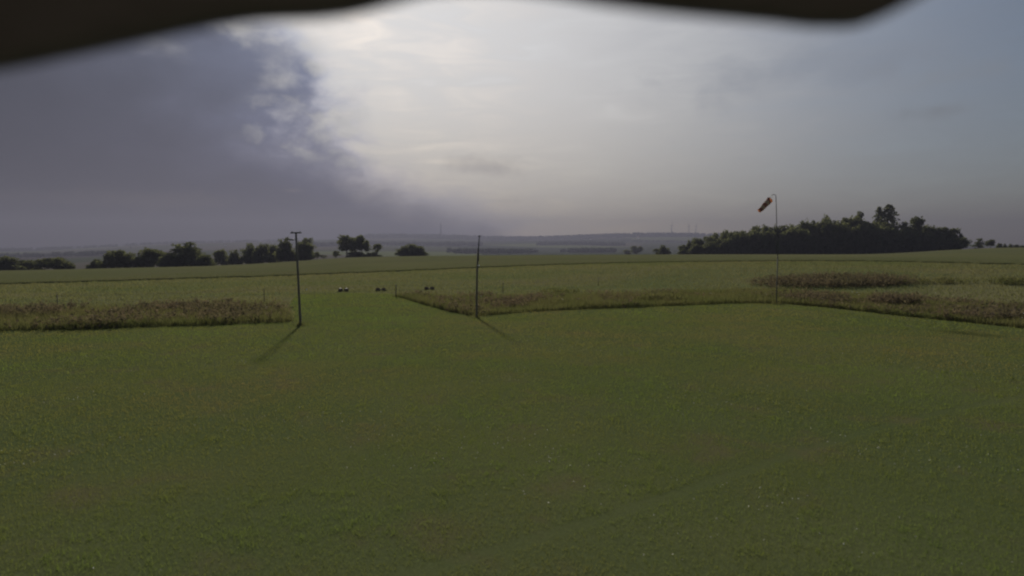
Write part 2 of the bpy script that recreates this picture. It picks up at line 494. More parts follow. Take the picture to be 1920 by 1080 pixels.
# ------------------------------------------------------------------ mown lawn sheet
LAWN_PX = [(-500, 640), (0, 622), (150, 618), (300, 613), (440, 609), (545, 604), (556, 596), (548, 575), (552, 560), (560, 552),
           (640, 549), (735, 551), (742, 557), (790, 571), (840, 585), (880, 592), (905, 592), (960, 588), (1030, 583), (1090, 580), (1200, 576),
           (1300, 572), (1400, 568.5), (1470, 570), (1560, 578), (1700, 594), (1800, 604), (1920, 616), (2300, 650)]
LP = [hit(a, b) for a, b in LAWN_PX]
edge2 = []
for i in range(len(LP) - 1):
    n = max(1, int((LP[i+1] - LP[i]).length / 0.5))
    for k in range(n):
        q = LP[i].lerp(LP[i+1], k / n)
        edge2.append((q.x + 0.10 * math.sin(q.x*2.3 + q.y) + random.uniform(-.05, .05), q.y + 0.10 * math.sin(q.x*1.7 + 0.7) + random.uniform(-.05, .05)))
edge2.append((LP[-1].x, LP[-1].y))
LAWN = np.array([(-32, -9)] + [(edge2[0][0] - 8, edge2[0][1])] + edge2 + [(edge2[-1][0] + 8, edge2[-1][1]), (32, -9)])

def inside(P, poly):
    x, y = P[:, 0], P[:, 1]; c = np.zeros(len(P), bool)
    xs, ys = poly[:, 0], poly[:, 1]; j = len(poly) - 1
    for i in range(len(poly)):
        k = ((ys[i] > y) != (ys[j] > y))
        with np.errstate(divide='ignore', invalid='ignore'):
            c ^= k & (x < (xs[j] - xs[i]) * (y - ys[i]) / (ys[j] - ys[i] + 1e-12) + xs[i])
        j = i
    return c

import bmesh
bm = bmesh.new()
bv = [bm.verts.new((x, y, tz(x, y) + 0.006)) for x, y in LAWN]
f = bm.faces.new(bv)
bmesh.ops.triangulate(bm, faces=[f])
me = bpy.data.meshes.new('lawn'); bm.to_mesh(me); bm.free()
me.materials.append(M['lawn'])
for p_ in me.polygons:
    if p_.normal.z < 0: p_.flip()
lawn = link(bpy.data.objects.new('lawn', me)); tag(lawn, 'wide mown lawn in the foreground', kind='structure')


# ------------------------------------------------------------------ grass
def blades(P, hgt, wid, lean, segs=1, tint=None):
    """thin triangular blades (or two-piece bent ones) at points P (n,2)"""
    n = len(P)
    z = terrain(P[:, 0], P[:, 1])
    w = rng.uniform(0, 2*np.pi, n); h = np.asarray(hgt) * rng.uniform(0.55, 1.25, n); wd = wid * rng.uniform(0.7, 1.3, n)
    ld = rng.uniform(0, 2*np.pi, n); ll = h * lean * rng.uniform(0.2, 1.2, n)
    sx, sy = np.cos(w) * wd / 2, np.sin(w) * wd / 2
    lx, ly = np.cos(ld) * ll, np.sin(ld) * ll
    tint = rng.random(n) if tint is None else tint
    b0 = np.stack([P[:, 0] - sx, P[:, 1] - sy, z], -1); b1 = np.stack([P[:, 0] + sx, P[:, 1] + sy, z], -1)
    tp = np.stack([P[:, 0] + lx, P[:, 1] + ly, z + np.sqrt(np.maximum(h*h - ll*ll*0.8, 0.01*h*h))], -1)
    if segs == 1:
        V = np.stack([b0, b1, tp], 1).reshape(-1, 3)
        F = np.arange(3*n).reshape(n, 3)
        return V, F, np.repeat(tint, 3)
    m0 = np.stack([P[:, 0] - sx*.8 + lx*.3, P[:, 1] - sy*.8 + ly*.3, z + h*.58], -1)
    m1 = np.stack([P[:, 0] + sx*.8 + lx*.3, P[:, 1] + sy*.8 + ly*.3, z + h*.58], -1)
    V = np.stack([b0, b1, m1, m0, tp], 1).reshape(-1, 3)
    k = np.arange(n)[:, None] * 5
    F = np.concatenate([k + [0, 1, 2], k + [0, 2, 3], k + [3, 2, 4]], 0)
    return V, F, np.repeat(tint, 5)

def scatter_wedge(r0, r1, half, dens):
    """random points over a sector of the place round the hut"""
    area = math.radians(2 * half) / 2 * (r1*r1 - r0*r0)
    n = int(area * dens)
    r = np.sqrt(rng.uniform(r0*r0, r1*r1, n)); a = np.radians(rng.uniform(-half, half, n))
    return np.stack([r*np.sin(a), r*np.cos(a)], -1)

def vnoise(P, s, seed=0):
    """smooth value noise 0..1 over the ground"""
    g = np.random.default_rng(seed).random((64, 64))
    q = P / s; i = np.floor(q).astype(int); f = q - i; f = f*f*(3 - 2*f)
    G = lambda a, b: g[a % 64, b % 64]
    return (G(i[:, 0], i[:, 1])*(1-f[:, 0])*(1-f[:, 1]) + G(i[:, 0]+1, i[:, 1])*f[:, 0]*(1-f[:, 1])
            + G(i[:, 0], i[:, 1]+1)*(1-f[:, 0])*f[:, 1] + G(i[:, 0]+1, i[:, 1]+1)*f[:, 0]*f[:, 1])

def stack(parts):
    V, F, T, o = [], [], [], 0
    for v, f, tt in parts:
        V.append(v); F.append(f + o); T.append(tt); o += len(v)
    return np.vstack(V), np.vstack(F), np.concatenate(T)

parts = []
for r0, r1, dens, hh, ww in ((3.0, 9.5, 2600, 0.040, 0.005), (9.5, 17, 1100, 0.045, 0.009), (17, 27, 480, 0.05, 0.015), (27, 44, 240, 0.055, 0.024)):
    P = scatter_wedge(r0, r1, 50, dens); P = P[inside(P, LAWN)]
    keep = rng.random(len(P)) < 0.6 + 0.5 * vnoise(P, 0.6, 3)
    P = P[keep]
    tn = np.clip(-0.25 + 0.55*vnoise(P, 2.3, 5) + 0.6*vnoise(P * [0.6, 1.0], 5.0, 6) + 0.3*rng.random(len(P)), 0, 1)
    tn = np.where((P[:, 1] > 22) & (np.abs(P[:, 0] + 8.5) < 5.0), tn*0.35, tn)        # freshly mown passage between the poles
    lane = np.sin((P[:, 1] + 0.12*P[:, 0] + 0.5*vnoise(P, 6.0, 71)) * 2*np.pi / 2.3)
    tn = np.clip(tn + 0.10*lane, 0, 1)
    tuft = np.clip((vnoise(P, 0.16, 72) - 0.62) * 3.0, 0, 1) * (vnoise(P, 1.3, 73) > 0.45)
    hh = hh * (1 + 0.75*tuft); tn = np.clip(tn - 0.25*tuft, 0, 1)
    qa, qb = hit(1380, 890), hit(1720, 800); tdir = np.array([qb.x - qa.x, qb.y - qa.y]); tdir /= np.linalg.norm(tdir)
    rel = P - np.array([qa.x, qa.y]); along = rel @ tdir; off_ = np.abs(rel[:, 0]*tdir[1] - rel[:, 1]*tdir[0] + 0.25*np.sin(along*0.35))
    hh = hh * np.where(off_ < 0.10, 0.45, 1.0)
    for bx_, by_, br_ in ((640, 705, 1.3), (415, 745, 0.9), (965, 665, 1.6), (1430, 715, 1.2), (60, 660, 1.2)):      # worn brownish spots
        q = hit(bx_, by_); dd = np.hypot((P[:, 0] - q.x) / 1.8, P[:, 1] - q.y) / br_
        tn = np.clip(tn + 0.75*np.exp(-dd**2)*rng.uniform(0.3, 1.0, len(P)), 0, 1)
    parts.append(blades(P, hh, ww, 0.75, 1, tn))
V, F, T = stack(parts)
lg = link(bpy.data.objects.new('lawn_grass', np_mesh('lawn_grass', V, F, M['blade'], T)))
tag(lg, 'short mown grass covering the foreground lawn', 'grass', kind='stuff')

# daisies and clover heads in the lawn, in loose drifts
P = scatter_wedge(4.0, 20, 48, 16.0)
P = P[inside(P, LAWN)]
P = P[rng.random(len(P)) < np.clip((vnoise(P, 1.7, 21) - 0.52) * 1.7, 0.015, 1)]
V = []; F = []
for x, y in P:
    r_ = random.uniform(0.004, 0.0085); z = 0.045 + random.uniform(0, 0.02); b0 = len(V); tx, ty = random.uniform(-.5, .5), random.uniform(-.5, .5)
    for k in range(6):
        c_, s_ = math.cos(k*math.pi/3), math.sin(k*math.pi/3)
        V.append((x + r_*c_, y + r_*s_, z + r_*(tx*c_ + ty*s_)))
    V.append((x, y, z + 0.006))
    F += [(b0 + k, b0 + (k+1) % 6, b0 + 6) for k in range(6)]
da = link(bpy.data.objects.new('daisies', np_mesh('daisies', V, F, M['petal'])))
tag(da, 'tiny white flower heads dotted over the lawn', 'flowers', kind='stuff')

# ------------------------------------------------------------------ crop field beyond the runway
EDGE_PX = [(-700, 548), (-300, 541), (0, 533), (250, 527), (480, 520), (560, 516.5), (700, 511), (850, 504), (960, 500), (1050, 496.5), (1200, 493), (1400, 490), (1600, 490.5), (1760, 492), (1920, 497), (2400, 505)]
EH = [hit(a, b, 260) for a, b in EDGE_PX]
ea = np.array([math.degrees(math.atan2(q.x, q.y)) for q in EH]); er = np.array([math.hypot(q.x, q.y) for q in EH])
er = np.convolve(np.concatenate([[er[0]]*1, er, [er[-1]]*1]), [.25, .5, .25], 'valid')
def edge_r(adeg): return np.interp(adeg, ea, er)
ca = np.arange(-58, 60.01, 0.25)
cr0 = edge_r(ca) + 0.5*np.sin(ca*1.9) + 0.3*np.sin(ca*5.3+1)
u = np.linspace(0, 1, 60)[:, None]
cr = np.exp(np.log(cr0)[None, :] * (1 - u) + math.log(330) * u)
CX, CY = cr * np.sin(np.radians(ca)), cr * np.cos(np.radians(ca))
CZ = terrain(CX, CY) + 0.09
lip = np.stack([CX[0], CY[0], terrain(CX[0], CY[0]) - 0.05], -1)
lip2 = np.stack([CX[-1], CY[-1], terrain(CX[-1], CY[-1]) - 0.4], -1)
V = np.vstack([lip, np.stack([CX, CY, CZ], -1).reshape(-1, 3), lip2])
nc = len(ca); I, J = np.meshgrid(np.arange(61), np.arange(nc - 1), indexing='ij')
F = np.stack([I*nc + J, I*nc + J + 1, (I+1)*nc + J + 1, (I+1)*nc + J], -1).reshape(-1, 4)
cf = link(bpy.data.objects.new('crop_field', np_mesh('crop_field', V, F, M['crop'])))
tag(cf, 'green crop field rising behind the runway', kind='structure')
# loose stalks along its front edge and over its top
n = 26000
a_ = rng.uniform(-56, 58, n); off = rng.exponential(5.0, n)
r_ = edge_r(a_) + off
P = np.stack([r_*np.sin(np.radians(a_)), r_*np.cos(np.radians(a_))], -1)
V, F, T = blades(P, 0.19, 0.05, 0.5)
o = link(bpy.data.objects.new('crop_stalks', np_mesh('crop_stalks', V, F, M['cropblade'], T)))
tag(o, 'dark ragged stalks along the front edge of the crop field', 'crop', kind='stuff')

# ------------------------------------------------------------------ runway grass, tall meadow, weeds
P = scatter_wedge(26, 130, 47, 34)
rp_ = np.hypot(P[:, 0], P[:, 1]); ap_ = np.degrees(np.arctan2(P[:, 0], P[:, 1]))
P = P[(rp_ < edge_r(ap_)) & ~inside(P, LAWN)]
tn = np.clip(0.1 + 0.55*vnoise(P * [0.4, 1.0], 3.5, 8) + 0.35*rng.random(len(P)), 0, 1)
V, F, T = blades(P, 0.13, 0.05, 0.7, 1, tn)
o = link(bpy.data.objects.new('runway_grass', np_mesh('runway_grass', V, F, M['runway'], T)))
tag(o, 'yellowish short grass of the runway beyond the fence', 'grass', kind='stuff')

def strip(pts):
    q = [hit(a, b) for a, b in pts]
    return np.array([(v.x, v.y) for v in q])
# left and right bands of unmown meadow, front edges shared with the lawn
S_LEFT = strip([(-500, 640), (0, 622), (150, 618), (300, 613), (440, 609), (545, 604), (556, 596), (546, 578), (520, 570), (400, 573), (200, 578), (0, 583), (-500, 594)])
S_RIGHT = strip([(742, 557), (790, 571), (840, 585), (880, 592), (905, 592), (960, 588), (1030, 583), (1090, 580), (1200, 576), (1300, 572), (1400, 568.5), (1470, 570), (1560, 578), (1700, 594), (1800, 604), (1920, 616), (2300, 650),
                 (2300, 590), (1920, 576), (1760, 566), (1600, 552), (1450, 542), (1300, 547), (1150, 552), (950, 556), (850, 556), (780, 553)])
def bbox_scatter(poly, dens):
    lo, hi = poly.min(0), poly.max(0)
    n = int(np.prod(hi - lo) * dens)
    P = rng.uniform(lo - 1.5, hi + 1.5, (n, 2))
    J = np.stack([rng.normal(0, 0.15, n), np.abs(rng.normal(0, 0.9, n))], -1)
    return P[inside(P + J, poly) & ~inside(P + rng.normal(0, 0.07, (n, 2)), LAWN)]      # ragged outer rim, clean mown side
parts = []
for poly in (S_LEFT, S_RIGHT):
    P = bbox_scatter(poly, 420)
    k = vnoise(P, 1.4, 31)
    P = P[rng.random(len(P)) < 0.35 + 0.8*k]
    tn = np.clip(0.6*vnoise(P, 2.6, 33) + 0.4*rng.random(len(P)), 0, 1)
    hv = 0.30 * (0.65 + 0.8*vnoise(P, 2.0, 35))
    parts.append(blades(P, hv, 0.013, 0.6, 2, tn))
# dense uncut fringe added where the mower stops, tinted darker for the edge shade
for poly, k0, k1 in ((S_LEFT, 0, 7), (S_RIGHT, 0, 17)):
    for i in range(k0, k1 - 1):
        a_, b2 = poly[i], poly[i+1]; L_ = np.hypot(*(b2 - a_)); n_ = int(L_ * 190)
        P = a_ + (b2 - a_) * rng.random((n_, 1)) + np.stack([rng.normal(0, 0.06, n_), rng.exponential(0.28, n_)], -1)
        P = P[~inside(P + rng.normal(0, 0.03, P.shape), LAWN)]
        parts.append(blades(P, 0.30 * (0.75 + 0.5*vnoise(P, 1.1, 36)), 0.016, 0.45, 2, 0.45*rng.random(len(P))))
for px_, py_, n_ in ((563.5, 611, 110), (893.5, 596, 90), (1455.5, 571, 90), (742, 557, 60)):     # longer tufts left standing round the pole feet
    q = hit(px_, py_); P = np.array([q.x, q.y]) + rng.normal(0, 0.13, (n_, 2))
    parts.append(blades(P, 0.20, 0.014, 0.7, 2, rng.uniform(0.1, 0.6, n_)))
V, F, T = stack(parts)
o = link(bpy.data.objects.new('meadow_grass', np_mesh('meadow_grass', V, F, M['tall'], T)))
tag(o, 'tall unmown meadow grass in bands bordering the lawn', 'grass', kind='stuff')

def weeds(P, hgt):
    """dock and sorrel: a stem with leaves and a ragged brown seed head"""
    z = terrain(P[:, 0], P[:, 1]); n = len(P)
    h = hgt * rng.uniform(0.6, 1.25, n)
    ln = rng.normal(0, 0.10, (n, 2)) * h[:, None]
    tint = np.clip(0.5*vnoise(P, 2.0, 41) + 0.5*rng.random(n), 0, 1)
    V, F, T = [], [], []
    w = rng.uniform(0, np.pi, n); sx, sy = 0.006*np.cos(w), 0.006*np.sin(w)
    V.append(np.stack([np.stack([P[:, 0]-sx, P[:, 1]-sy, z], -1), np.stack([P[:, 0]+sx, P[:, 1]+sy, z], -1), np.stack([P[:, 0]+ln[:, 0], P[:, 1]+ln[:, 1], z+h], -1)], 1).reshape(-1, 3)); T.append(np.repeat(tint, 3))
    for k in range(9):
        s = rng.uniform(0.1, 1.0, n) if k < 4 else rng.uniform(0.55, 1.02, n)
        c = np.stack([P[:, 0] + ln[:, 0]*s, P[:, 1] + ln[:, 1]*s, z + h*s], -1)
        size = (0.085 if k < 4 else 0.05) * rng.uniform(0.6, 1.3, n)
        d1 = rng.normal(0, 1, (n, 3)); d1 /= np.linalg.norm(d1, axis=1)[:, None]
        d2 = np.cross(d1, rng.normal(0, 1, (n, 3))); d2 /= np.linalg.norm(d2, axis=1)[:, None]
        V.append(np.stack([c, c + d1*size[:, None]*1.6 + d2*size[:, None]*0.5, c + d1*size[:, None]*1.6 - d2*size[:, None]*0.5], 1).reshape(-1, 3))
        T.append(np.repeat(np.clip(tint + rng.normal(0, .1, n), 0, 1), 3))
    V = np.vstack(V); return V, np.arange(len(V)).reshape(-1, 3), np.concatenate(T)

def blob(px, py, rx_px, ry, dens):
    """points in an oval patch of ground: centre seen at px,py, half width in picture px, half depth in metres"""
    c = hit(px, py); rx = rx_px / FPX * c.y
    n = int(4 * rx * ry * dens)
    q = rng.uniform(-1, 1, (n, 2)); d = (q**2).sum(1)
    q = q[rng.random(n) < np.clip(1.25 - d*1.1, 0, 1)]
    return np.stack([c.x + q[:, 0]*rx, c.y + q[:, 1]*ry], -1)
wp = []
P = bbox_scatter(S_LEFT, 70); g = vnoise(P, 2.2, 51)
ax = np.degrees(np.arctan2(P[:, 0], P[:, 1]))
P = P[(rng.random(len(P)) < np.clip((g - 0.35)*1.5, 0, .7)) & (ax < -22.5 + 3*rng.normal(size=len(P)))]
wp.append(weeds(P, 0.38))
P = bbox_scatter(S_RIGHT, 34); g = vnoise(P, 2.0, 53); ax = np.degrees(np.arctan2(P[:, 0], P[:, 1]))
k = np.clip((g - 0.4)*2.2, 0, 1) * np.where((ax > 3) & (ax < 21), 0.25, np.where(ax > 21, 0.55, 1.0))
wp.append(weeds(P[rng.random(len(P)) < k], 0.36))
wp.append(weeds(blob(1560, 532, 155, 3.4, 50), 0.55))
wp.append(weeds(blob(1680, 574, 46, 1.3, 80), 0.6))
wp.append(weeds(blob(1530, 566, 60, 1.6, 60), 0.45))
wp.append(weeds(blob(1860, 600, 110, 1.2, 40), 0.4))
V, F, T = stack(wp)
o = link(bpy.data.objects.new('brown_weeds', np_mesh('brown_weeds', V, F, M['weed'], T)))
tag(o, 'brown seeding dock and sorrel standing in the unmown meadow bands', 'weeds', kind='stuff')
# green clumps on the right
wp = [weeds(blob(1890, 533, 34, 1.0, 45), 0.45), weeds(blob(1050, 552, 40, 0.8, 35), 0.4), weeds(blob(1240, 566, 50, 1.2, 50), 0.4), weeds(blob(1700, 532, 150, 1.0, 22), 0.35)]
V, F, T = stack(wp)
o = link(bpy.data.objects.new('green_herbs', np_mesh('green_herbs', V, F, M['tall'], T)))
tag(o, 'green leafy herbs growing among the unmown grass', 'weeds', kind='stuff')
# pale flower heads in the meadow
V, F = [], []
for poly, d_ in ((S_LEFT, 0.25), (S_RIGHT, 0.35)):
    P = bbox_scatter(poly, d_ * 4); P = P[rng.random(len(P)) < np.clip((vnoise(P, 3.0, 61) - 0.5)*1.6, 0.02, 1)]
    for x, y in P:
        z = tz(x, y) + random.uniform(0.3, 0.6); r_ = random.uniform(0.015, 0.035); b0 = len(V)
        for k in range(6):
            V.append((x + r_*math.cos(k*math.pi/3), y + r_*math.sin(k*math.pi/3), z + random.uniform(-.01, .01)))
        V.append((x, y, z - 0.03)); F += [(b0 + k, b0 + (k+1) % 6, b0 + 6) for k in range(6)]
o = link(bpy.data.objects.new('meadow_flowers', np_mesh('meadow_flowers', V, F, M['petal'])))
tag(o, 'pale flower heads scattered through the unmown meadow', 'flowers', kind='stuff')


# ------------------------------------------------------------------ trees
def leaf_quads(lobes, per, size):
    """leaf clumps as small bent quads through the volume of each lobe, denser to its outside"""
    V, F, T = [], [], []
    o = 0
    for c, r, tn in lobes:
        n = per
        d = rng.normal(0, 1, (n, 3)); d /= np.linalg.norm(d, axis=1)[:, None]
        q = c + d * np.array(r) * (rng.random(n) ** 0.4)[:, None] * rng.uniform(0.8, 1.15, n)[:, None]
        a = rng.normal(0, 1, (n, 3)) + d*0.6; a /= np.linalg.norm(a, axis=1)[:, None]
        b = np.cross(a, rng.normal(0, 1, (n, 3))); b /= np.linalg.norm(b, axis=1)[:, None]
        s = size * rng.uniform(0.5, 1.3, n)[:, None]
        V.append(np.stack([q - a*s, q + b*s*.7, q + a*s, q - b*s*.7], 1).reshape(-1, 3))
        F.append(np.arange(4*n).reshape(n, 4) + o); o += 4*n
        T.append(np.clip(np.repeat(tn + rng.normal(0, 0.12, n), 4), 0, 1))
    return np.vstack(V), np.vstack(F), np.concatenate(T)

def limb_mesh(name, trunk_h, tr, limbs):
    mb = MB()
    mb.tube([(0, 0, -0.03), (0.008, 0.004, trunk_h*0.4), (-0.006, 0.01, trunk_h*0.75), (0.004, 0.0, trunk_h)], [tr*1.3, tr, tr*0.75, tr*0.3], 7)
    for z0, end in limbs:
        e_ = Vector(end); s_ = Vector((0, 0, z0))
        mb.tube([s_, s_.lerp(e_, .5) + Vector((0, 0, 0.02)), e_], [tr*0.5, tr*0.33, tr*0.12], 5)
    me = bpy.data.meshes.new(name); me.from_pydata(mb.v, [], mb.f); me.update(); me.materials.append(M['bark'])
    return me

def proto(kind, seed):
    """unit-height tree: crown mesh and trunk mesh; half width of the crown is 0.5 * its instance width"""
    global rng
    rng = np.random.default_rng(seed)
    lobes = []
    if kind == 'broadleaf':
        for k in range(30):
            d = rng.normal(0, 1, 3); d /= np.linalg.norm(d); rad = rng.uniform(0.45, 1.0)
            c = np.array([0, 0, 0.56]) + d * np.array([0.34, 0.34, 0.33]) * rad
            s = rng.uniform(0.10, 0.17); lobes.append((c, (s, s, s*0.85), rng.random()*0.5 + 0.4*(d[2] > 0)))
        per, size, th = 95, 0.034, 0.7
    elif kind == 'bush':
        for k in range(30):
            d = rng.normal(0, 1, 3); d[2] = abs(d[2]); d /= np.linalg.norm(d); rad = rng.uniform(0.55, 0.95)
            c = np.array([0, 0, 0.08]) + d * np.array([0.37, 0.37, 0.72]) * rad
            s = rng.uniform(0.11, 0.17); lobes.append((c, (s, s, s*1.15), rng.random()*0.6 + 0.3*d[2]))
        for k in range(14):
            an = rng.uniform(0, 6.28); s = rng.uniform(0.12, 0.17); rad = rng.uniform(0.1, 0.36)
            lobes.append((np.array([math.cos(an)*rad, math.sin(an)*rad, rng.uniform(0.08, 0.35)]), (s, s, s*1.1), rng.random()*0.5))
        per, size, th = 90, 0.036, 0.55
    elif kind == 'airy':
        for k in range(24):
            d = rng.normal(0, 1, 3); d /= np.linalg.norm(d); rad = rng.uniform(0.5, 1.0)
            c = np.array([0, 0, 0.60]) + d * np.array([0.34, 0.34, 0.36]) * rad
            s = rng.uniform(0.10, 0.16); lobes.append((c, (s, s, s*0.8), rng.random()*0.8))
        per, size, th = 85, 0.030, 0.75
    elif kind == 'ragged':
        for k in range(40):
            zz = rng.uniform(0.06, 0.97); w_ = 0.40 * (1.05 - zz)**0.5 + 0.05; an = rng.uniform(0, 6.28); rad = rng.uniform(0.3, 1)
            c = np.array([math.cos(an)*w_*rad, math.sin(an)*w_*rad, zz])
            s = rng.uniform(0.07, 0.13); lobes.append((c, (s, s, s), rng.random()*0.8))
        per, size, th = 75, 0.030, 0.9
    else:   # conifer: drooping whorls round a straight stem
        V = []
        for k in range(26):
            zz = 0.16 + 0.82 * k / 25; L = 0.46 * (1 - zz)**0.5 + 0.02
            for j in range(6):
                an = rng.uniform(0, 6.28); LL = L * rng.uniform(0.55, 1.15)
                for s in np.linspace(0.25, 1, 5):
                    c = np.array([math.cos(an)*LL*s, math.sin(an)*LL*s, zz - 0.10*LL*s*s*3 + rng.normal(0, .004)])
                    lobes.append((c, (0.030, 0.030, 0.014), rng.random()*0.6))
        per, size, th = 4, 0.024, 0.99
    v, f_, tt = leaf_quads(lobes, per, size)
    kx = 0.5 / np.percentile(np.hypot(v[:, 0], v[:, 1]), 98.5); kz = 1.0 / np.percentile(v[:, 2], 99.7)
    v = v * np.array([kx, kx, kz]); lobes = [(c * np.array([kx, kx, kz]), r, tn) for c, r, tn in lobes]
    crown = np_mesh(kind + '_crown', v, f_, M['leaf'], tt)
    limbs = []
    src = lobes[::3] if kind != 'conifer' else []
    for c, r, tn in src:
        limbs.append((max(0.12, min(th*0.85, c[2]*0.62)), tuple(c)))
    trunk = limb_mesh(kind + '_trunk', th, 0.020 if kind not in ('bush',) else 0.014, limbs)
    return crown, trunk

PROTO = {k: [proto(k, 100 + i + 17*j) for i in range(nv)] for j, (k, nv) in enumerate((('broadleaf', 4), ('bush', 4), ('airy', 3), ('ragged', 3), ('conifer', 2)))}
rng = np.random.default_rng(77)
ntree = [0]
def tree(name, kind, px, top, Y, wpx, label, group=None, cat='tree', base=None, depth=None):
    """a tree Y metres ahead, its top seen at row top, crown wpx picture pixels wide"""
    p_ = at(px, top, Y)
    g = tz(p_.x, p_.y) if base is None else base
    h = max(0.8, p_.z - g); w = wpx / FPX * Y
    crown, trunk = PROTO[kind][ntree[0] % len(PROTO[kind])]; ntree[0] += 1
    e_ = empty(name, (p_.x, p_.y, g - 0.02), random.uniform(0, 6.28))
    e_.scale = (w, w if depth is None else depth, h)
    tag(e_, label, cat, group)
    for nm, me_ in (('trunk', trunk), ('crown', crown)):
        link(bpy.data.objects.new(nm, me_), e_)
    return e_

# left hedge line and single bushes
BL = 165
G1 = 'bushes of the hedge line behind the left field'
tree('shrub', 'bush', 18, 481, BL, 66, 'wide dark bush at the far left edge of the hedge line', G1, 'bush')
tree('shrub', 'bush', 52, 488, BL+4, 44, 'low bush just right of the leftmost dark bush', G1, 'bush')
tree('shrub', 'bush', 100, 483, BL, 62, 'separate dark bush standing left of the gap in the hedge line', G1, 'bush')
tree('shrub', 'bush', 126, 490, BL+3, 26, 'small low bush at the left rim of the hedge gap', G1, 'bush')
tree('shrub', 'bush', 182, 486, BL+2, 34, 'low bush at the right rim of the hedge gap', G1, 'bush')
tree('shrub', 'bush', 222, 470, BL, 66, 'broad rounded bush left of the tallest hedge dome', G1, 'bush')
tree('shrub', 'bush', 282, 466, BL+3, 58, 'middle bush between two broader bushes of the hedge line', G1, 'bush')
tree('shrub', 'bush', 350, 456, BL+2, 84, 'tallest domed bush of the left hedge line', G1, 'bush')
tree('shrub', 'bush', 316, 474, BL-2, 44, 'low bush leaning against the left foot of the tallest hedge dome', G1, 'bush')
tree('shrub', 'bush', 384, 478, BL-2, 34, 'low bush at the right foot of the tallest hedge dome', G1, 'bush')
BM = 200
tree('shrub', 'bush', 414, 468, BM+10, 30, 'small bush in the dip right of the tallest hedge dome', G1, 'bush')
tree('shrub', 'bush', 440, 469, BM+5, 28, 'small bush at the left foot of the tree group behind the crossarm pole', G1, 'bush')
G2 = 'trees behind the crossarm pole'
tree('broadleaf_tree', 'bush', 468, 457, BM+6, 38, 'leftmost dark tree of the group behind the crossarm pole', G2)
tree('broadleaf_tree', 'bush', 492, 458, BM+2, 36, 'second tree from the left in the group behind the crossarm pole', G2)
tree('broadleaf_tree', 'bush', 514, 459, BM+8, 34, 'tree left of the tallest one in the group behind the crossarm pole', G2)
tree('broadleaf_tree', 'bush', 535, 447, BM, 42, 'tallest tree directly left of the crossarm pole', G2)
tree('broadleaf_tree', 'broadleaf', 572, 452, BM, 38, 'dark tree directly right of the crossarm pole', G2)
tree('broadleaf_tree', 'broadleaf', 573, 446, BM+110, 34, 'paler farther tree showing above the tree right of the crossarm pole', G2)
tree('shrub', 'bush', 572, 470, BM-2, 38, 'underwood bush below the tree right of the crossarm pole', G2, 'bush')
tree('shrub', 'airy', 594, 472, BM+2, 16, 'wispy shrub at the right end of the tree group behind the crossarm pole', G2, 'bush')
tree('shrub', 'airy', 606, 478, BM+12, 14, 'lone wispy shrub in the open between two tree groups', None, 'bush')
G3 = 'tree clump in the middle distance'
BT = 225
tree('broadleaf_tree', 'broadleaf', 650, 441, BT, 46, 'left tree of the tall pair with sky showing between the trunks', G3)
tree('broadleaf_tree', 'broadleaf', 678, 442, BT+3, 36, 'right tree of the tall pair, with the denser crown', G3)
tree('broadleaf_tree', 'airy', 664, 446, BT+6, 34, 'thin tree between the two tall crowns of the pair', G3)
tree('broadleaf_tree', 'airy', 707, 457, BT+5, 20, 'small thin tree right of the tall pair', G3)
tree('shrub', 'airy', 630, 470, BT-2, 18, 'small round shrub at the left foot of the tall pair', G3, 'bush')
tree('shrub', 'bush', 668, 472, BT-1, 40, 'low hedge bush under the tall pair of trees', G3, 'bush')
tree('shrub', 'bush', 698, 473, BT, 34, 'low hedge bush under the small thin tree', G3, 'bush')
tree('shrub', 'bush', 757, 462, BT+4, 36, 'left half of the dome-shaped thicket on the crest', G3, 'bush')
tree('shrub', 'bush', 782, 462, BT+4, 40, 'right half of the dome-shaped thicket on the crest', G3, 'bush')
tree('shrub', 'bush', 770, 458, BT+7, 44, 'highest bush at the middle of the dome-shaped thicket on the crest', G3, 'bush')

# dense wood on the right
SKY = np.array([(1276, 464), (1290, 453), (1310, 446), (1340, 438), (1400, 429), (1450, 425), (1500, 419), (1540, 408), (1575, 410), (1600, 409), (1640, 413), (1668, 420), (1690, 427), (1715, 418), (1740, 424), (1768, 433), (1790, 434), (1806, 455)])
G4 = 'trees packed in the dense wood on the right'
px = 1283.0
while px < 1800:
    for row in range(3):
        q = px + random.uniform(-6, 6)
        top = float(np.interp(q, SKY[:, 0], SKY[:, 1])) + (random.uniform(-3, 4) if row == 1 else random.uniform(4, 16))
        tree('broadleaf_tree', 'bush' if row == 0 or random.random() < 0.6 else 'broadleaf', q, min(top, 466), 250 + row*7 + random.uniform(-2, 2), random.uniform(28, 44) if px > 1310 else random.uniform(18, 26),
             'dark broadleaf tree packed into the dense wood behind the windsock', G4)
    px += 15.5
tree('conifer', 'conifer', 1666, 384, 262, 62, 'tall ragged conifer rising highest above the wood', G4)
tree('conifer', 'conifer', 1649, 388, 264, 38, 'thin spire beside the tall ragged conifer above the wood', G4)
tree('broadleaf_tree', 'ragged', 1614, 397, 262, 26, 'thin ragged treetop sticking out left of the tall conifer', G4)
tree('broadleaf_tree', 'ragged', 1694, 416, 258, 22, 'pointed treetop in the gap right of the tall conifer', G4)
tree('broadleaf_tree', 'ragged', 1722, 407, 256, 50, 'open rounded tree near the right end of the wood', G4)
tree('broadleaf_tree', 'ragged', 1768, 426, 255, 36, 'ragged tree second from the right end of the wood', G4)
tree('broadleaf_tree', 'ragged', 1791, 428, 254, 32, 'last ragged tree at the right end of the wood', G4)
